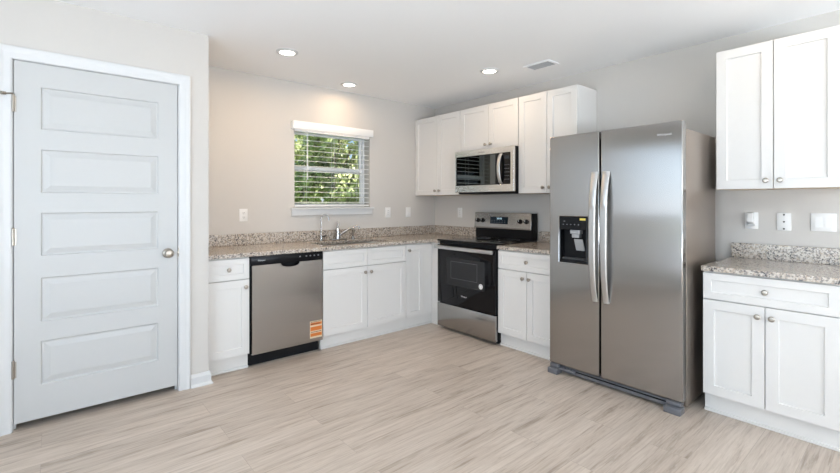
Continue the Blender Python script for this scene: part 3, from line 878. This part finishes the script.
m = MB()
pv = [RIGHT(a, dd, z) for a, w in ((2.345, 0), (2.412, 0)) for dd, z in ((.748, .925), (.754, .925), (.786, 1.008), (.779, 1.010))]
m.faces(pv, [(0, 1, 2, 3), (7, 6, 5, 4), (0, 4, 5, 1), (1, 5, 6, 2), (2, 6, 7, 3), (3, 7, 4, 0)])
obj('paddle', m, M_DISPG, dp, bevel=.002, smooth=False, label='grey dispenser paddle')
obj('drip_tray', fb(MB(), c0 + .02, c1 - .02, F0 + .0065, F1 - .004, rz0 + .001, rz0 + .010), M_DGREY, dp, smooth=False)
obj('yellow_sticker', fb(MB(), 2.395, 2.440, F1 + .0032, F1 + .0038, 1.145, 1.160), M_STICKY, dp, smooth=False)
m = MB()
for k in range(5): fb(m, 2.262 + k * .030, 2.270 + k * .030, F1 + .0032, F1 + .0036, 1.110, 1.116)
fb(m, 2.268, 2.282, F1 + .0032, F1 + .0036, 1.134, 1.139)
objs('button_mark', m, M_MARK, dp, smooth=False)
text('logo', 'Whirlpool', .020, RIGHT(2.952, F1 + .0004, 1.690), (0, -1, 0), (0, 0, 1), M_LGREY, rd)
# base grille and feet covers
m = MB(); fb(m, R0 + .050, R1 - .099, .66, .768, .018, .058, .003); fb(m, R0 + .050, R0 + .20, .74, .785, .030, .050, .003)
gr = obj('base_grille', m, M_GREYP, t)
m = MB(); fb(m, R0 + .06, R1 - .10, .768, .7705, .040, .050)
obj('grille_slot', m, M_BLACKM, gr, smooth=False)
for a0, a1 in ((R0, R0 + .078), (R1 - .098, R1 - .004)):
    m = MB(); fb(m, a0, a1, .745, .822, .0, .040, .004); fb(m, a0 + .008, a1 - .004, .745, .800, .046, .070, .003); fb(m, a0 + .012, a1 - .012, .746, .79, .039, .047)
    obj('foot_cover', m, M_GREYP, t)
m = MB()
for a in (R0 + .05, R1 - .05): m.cyl(RIGHT(a, .22, 0), RIGHT(a, .22, .032), .02, seg=12)
objs('rear_roller', m, M_BLACKM, t)

# ------------------------------------------------------------------ window blind
t = thing('window_blind', 'white horizontal slatted blind with valance hanging in the kitchen window', 'blind', (-1.415, .03, 1.98))
obj('valance', MB().box(-1.893, -.968, -.062, -.050, 1.986, 2.064, .003).box(-1.893, -1.881, -.050, -.001, 1.986, 2.064).box(-.980, -.968, -.050, -.001, 1.986, 2.064), M_BLIND, t)
obj('head_rail', MB().box(WX0 + .004, WX1 - .004, .004, .060, 1.972, 2.018), M_BLIND, t, smooth=False)
m = MB(); ns = 14; zt, zb = 1.948, 1.276; tl = math.radians(6)
for k in range(ns):
    z = zt + (zb - zt) * k / (ns - 1); pts = []
    sec = [(-.025, 0), (-.0125, .0022), (0, .003), (.0125, .0022), (.025, 0)]
    up = [(.034 + u * math.cos(tl) - w * math.sin(tl), z + u * math.sin(tl) + w * math.cos(tl)) for u, w in sec]
    dn = [(.034 + u * math.cos(tl) - (w - .0026) * math.sin(tl), z + u * math.sin(tl) + (w - .0026) * math.cos(tl)) for u, w in reversed(sec)]
    prof_ = up + dn
    L = [m.bm.verts.new((WX0 + .006, y, zz)) for y, zz in prof_]; R_ = [m.bm.verts.new((WX1 - .006, y, zz)) for y, zz in prof_]
    for i in range(len(prof_)):
        j = (i + 1) % len(prof_); m.bm.faces.new((L[i], L[j], R_[j], R_[i]))
    m.bm.faces.new(L); m.bm.faces.new(R_)
obj('slats', m, M_BLIND, t)
obj('bottom_rail', MB().box(WX0 + .006, WX1 - .006, .010, .058, 1.232, 1.250, .003), M_BLIND, t)
for x in (WX0 + .13, (WX0 + WX1) / 2, WX1 - .13):
    objs('ladder_cord', MB().cyl((x, .0075, 1.240), (x, .0075, 1.975), .0012, seg=6).cyl((x, .0605, 1.240), (x, .0605, 1.975), .0012, seg=6), M_BLIND, t)
obj('tilt_wand', MB().tube([(WX0 + .135, -.004, 1.985), (WX0 + .135, -.006, 1.95), (WX0 + .135, -.006, 1.50)], [.003, .0042, .0048], 8), M_BLIND, t)

# ------------------------------------------------------------------ wall plates
def plate(F, a0, a1, z0, z1, name, label, cat, style, group='white wall plates'):
    ac, zc = (a0 + a1) / 2, (z0 + z1) / 2
    t = thing(name, label, cat, F(ac, 0, zc), group)
    m = MB(); fbox(m, F, a0, a1, .0005, .006, z0, z1, .002); p = obj('cover_plate', m, M_WPLAST, t)
    if style == 'duplex':
        for s in (1, -1):
            m = MB(); fbox(m, F, ac - .017, ac + .017, .0062, .0078, zc + s * .020 - .014, zc + s * .020 + .014, .0007); r = obj('socket', m, M_WPLAST, t)
            m = MB()
            for e in (-.007, .005): fbox(m, F, ac + e, ac + e + .0022, .0079, .0082, zc + s * .020 - .003, zc + s * .020 + .007)
            fbox(m, F, ac - .002, ac + .002, .0079, .0082, zc + s * .020 - .010, zc + s * .020 - .006)
            objs('slot', m, M_SLOT, r, smooth=False)
    if style in ('rocker', 'double'):
        for c in ([ac] if style == 'rocker' else [ac - .0235, ac + .0235]):
            m = MB()
            v = [F(c + sx * .0165, dd, z) for sx in (-1, 1) for dd, z in ((.0055, zc - .033), (.0105, zc - .033), (.0068, zc + .033), (.0055, zc + .033))]
            m.faces(v, [(0, 1, 2, 3), (7, 6, 5, 4), (0, 4, 5, 1), (1, 5, 6, 2), (2, 6, 7, 3), (3, 7, 4, 0)]); obj('rocker', m, M_WPLAST, t, bevel=.0008, smooth=False)
    if style == 'gfci':
        m = MB(); fbox(m, F, ac - .0165, ac + .0165, .0062, .0082, zc - .033, zc + .033, .0008); g = obj('outlet_face', m, M_WPLAST, t)
        m = MB()
        for s in (1, -1):
            for e in (-.007, .005): fbox(m, F, ac + e, ac + e + .0022, .0083, .0086, zc + s * .021 - .004, zc + s * .021 + .004)
        objs('slot', m, M_SLOT, g, smooth=False)
        m = MB(); fbox(m, F, ac - .008, ac + .008, .0083, .0092, zc - .004, zc + .004); obj('test_button', m, M_LGREY, g, smooth=False)
    if style == 'blank':
        m = MB()
        for e in (.046, 0, -.046):
            o_ = Vector(F(ac, .006, zc + e)); m.lathe(o_, Vector(F(ac, 1, zc + e)) - Vector(F(ac, 0, zc + e)), [(0, 0), (.0055, 0), (.004, .0016), (0, .0018)], 12)
        objs('screw', m, M_SLOT, p)
    return t


plate(BACK, -2.376, -2.302, 1.103, 1.216, 'power_outlet', 'white duplex outlet on the wall left of the window above the dishwasher', 'outlet', 'duplex')
plate(BACK, -.768, -.694, 1.102, 1.218, 'power_outlet', 'white outlet on the window wall just right of the window', 'outlet', 'gfci')
plate(BACK, -.471, -.397, 1.102, 1.218, 'light_switch', 'white rocker switch on the window wall nearest the corner', 'switch', 'rocker')
plate(RIGHT, .403, .475, 1.098, 1.212, 'power_outlet', 'white outlet on the wall between the corner and the range', 'outlet', 'gfci')
plate(RIGHT, 3.182, 3.256, 1.092, 1.206, 'power_outlet', 'white outlet right of the refrigerator with a small device plugged in', 'outlet', 'duplex')
plate(RIGHT, 3.354, 3.428, 1.088, 1.204, 'blank_cover_plate', 'white cover plate with three screws between outlet and double switch', 'wall plate', 'blank')
plate(RIGHT, 3.523, 3.642, 1.092, 1.206, 'light_switch', 'wide white double rocker switch above the right-hand counter', 'switch', 'double')
t = thing('plug_in_device', 'small white plug-in device in the outlet beside the refrigerator', 'adapter', (-.03, -3.216, 1.15))
m = MB(); pv = [RIGHT(a, dd, z) for a in (3.200, 3.234) for dd, z in ((.0085, 1.125), (.045, 1.142), (.034, 1.200), (.0085, 1.205))]
m.faces(pv, [(0, 1, 2, 3), (7, 6, 5, 4), (0, 4, 5, 1), (1, 5, 6, 2), (2, 6, 7, 3), (3, 7, 4, 0)])
obj('housing', m, M_WPLAST, t, bevel=.003, smooth=False)
m = MB(); fb(m, 3.196, 3.238, .0085, .036, 1.112, 1.126, .003); obj('dispenser_tip', m, M_LGREY, t, label='grey lower tip')

# ------------------------------------------------------------------ ceiling lamps and vent
def downlight(x, y, label, watt):
    t = thing('recessed_light', label, 'ceiling light', (x, y, H - .012), 'recessed ceiling lights')
    obj('trim_ring', MB().lathe((x, y, H - .0004), (0, 0, -1), [(.058, 0), (.084, 0), (.083, .004), (.074, .009), (.060, .010), (.058, .006)], 40), M_TRIM, t)
    obj('lens', MB().lathe((x, y, H - .0006), (0, 0, -1), [(0, 0), (.0575, 0), (.0575, .006), (.035, .0085), (0, .009)], 32), M_LENS, t, label='lit frosted lens')
    ld_ = bpy.data.lights.new('recessed_bulb', 'AREA'); ld_.shape = 'DISK'; ld_.size = .11; ld_.energy = watt; ld_.color = LAMP_COL; ld_.spread = math.radians(176)
    lo = bpy.data.objects.new('recessed_bulb', ld_); COL.objects.link(lo); lo.parent = t; lo.location = (0, 0, 0)


downlight(-2.257, -.764, 'lit round recessed ceiling light, leftmost, in front of the closet corner', LAMP_W * 1.2)
downlight(-1.408, -.277, 'lit round recessed ceiling light closest to the window wall, above the window', LAMP_W * .4)
downlight(-.689, -1.473, 'lit round recessed ceiling light beside the ceiling vent', LAMP_W * .42)
downlight(-.640, -3.405, 'recessed ceiling light at the top edge of the picture, near the right upper cabinet', LAMP_W * .12)

vx0, vx1, vy0, vy1 = -.560, -.402, -1.990, -1.735
t = thing('ceiling_vent', 'white rectangular louvered air vent in the ceiling near the upper cabinets', 'vent', ((vx0 + vx1) / 2, (vy0 + vy1) / 2, H - .01))
m = MB().cells([vx0, vx0 + .022, vx1 - .022, vx1], [vy0, vy0 + .022, vy1 - .022, vy1], lambda x, y: not (vx0 + .022 < x < vx1 - .022 and vy0 + .022 < y < vy1 - .022), H - .0005, H - .008, lambda u, v, w: (u, v, w))
obj('vent_frame', m, M_CEIL, t, bevel=.002, smooth=False)
m = MB(); y = vy0 + .026
x = vx0 + .026
while x < vx1 - .026:
    m.faces([(x, vy0 + .0225, H - .002), (x + .0085, vy0 + .0225, H - .0085), (x + .0085, vy1 - .0225, H - .0085), (x, vy1 - .0225, H - .002), (x + .001, vy0 + .0225, H - .0015), (x + .0095, vy0 + .0225, H - .008), (x + .0095, vy1 - .0225, H - .008), (x + .001, vy1 - .0225, H - .0015)],
            [(0, 1, 2, 3), (7, 6, 5, 4), (0, 4, 5, 1), (1, 5, 6, 2), (2, 6, 7, 3), (3, 7, 4, 0)]); x += .0165
obj('louvers', m, M_VENT, t, smooth=False)
obj('duct_shadow', MB().box(vx0 + .0225, vx1 - .0225, vy0 + .0225, vy1 - .0225, H - .0012, H - .0004), M_DGREY, t, smooth=False, label='dark sheet standing in for shade behind the louvers')  # dark sheet under the ceiling imitates the shade inside a duct

# ------------------------------------------------------------------ garden seen through the kitchen window
struct('ground', MB().box(-40, 40, .18, 60, -.45, -.30), M_GRASS)
def tree(x, y, h, r, n, leaf, label, name='garden_tree', ls=.10):
    t = thing(name, label, 'tree', (x, y, -.30), 'trees outside the window')
    th = h * .45
    m = MB().tube([(x, y, -.30), (x + .04, y, th * .5), (x, y + .05, th), (x + .1, y, h * .8)], [.08, .06, .05, .02], 10)
    for k in range(5):
        a = k * 2.1; m.tube([(x, y, th * .7 + k * .15), (x + math.cos(a) * r * .5, y + math.sin(a) * r * .5, th + .3 + k * .2)], [.045, .015], 6)
    obj('trunk', m, M_BARK, t)
    m = MB(); rnd = random.Random(int(x * 100 + y * 7))
    cl = [(rnd.uniform(-1, 1) * r * .75, rnd.uniform(-1, 1) * r * .7, rnd.uniform(.12, .95) * h) for _ in range(40)]
    for _ in range(n):
        c = rnd.choice(cl); q = Vector((rnd.gauss(0, 1), rnd.gauss(0, 1), rnd.gauss(0, 1))); q = q.normalized() * r * .42 * rnd.random() ** .5
        p = Vector((x + c[0], y + c[1], c[2] - .1)) + q
        if p.z < -.2: continue
        nrm = Vector((rnd.gauss(0, 1), rnd.gauss(0, 1), rnd.gauss(.5, 1))).normalized(); u = nrm.orthogonal().normalized(); w = nrm.cross(u)
        s = ls * rnd.uniform(.6, 1.3); vs = [m.bm.verts.new(p + u * s * a + w * s * b * .5) for a, b in ((-1, 0), (0, -.9), (1, 0), (0, .9))]
        m.bm.faces.new(vs)
    obj('foliage', m, M_LEAF[leaf], t, smooth=False)


tree(.95, 4.2, 3.5, .82, 6500, 0, 'yellow-green leafy tree seen through the left of the kitchen window')
tree(3.0, 5.1, 3.9, .92, 4500, 1, 'mid-green leafy tree seen through the right of the kitchen window')
tree(1.7, 8.8, 5.4, 2.0, 7500, 0, 'larger green tree standing behind the two nearer trees outside the window', ls=.13)
tree(-2.7, 5.8, 4.2, 1.5, 2600, 0, 'tree in the garden that shows as a reflection in the microwave door, closer one')
tree(-6.6, 6.2, 4.2, 1.6, 2600, 2, 'tree in the garden that shows as a reflection in the microwave door, farther left one')
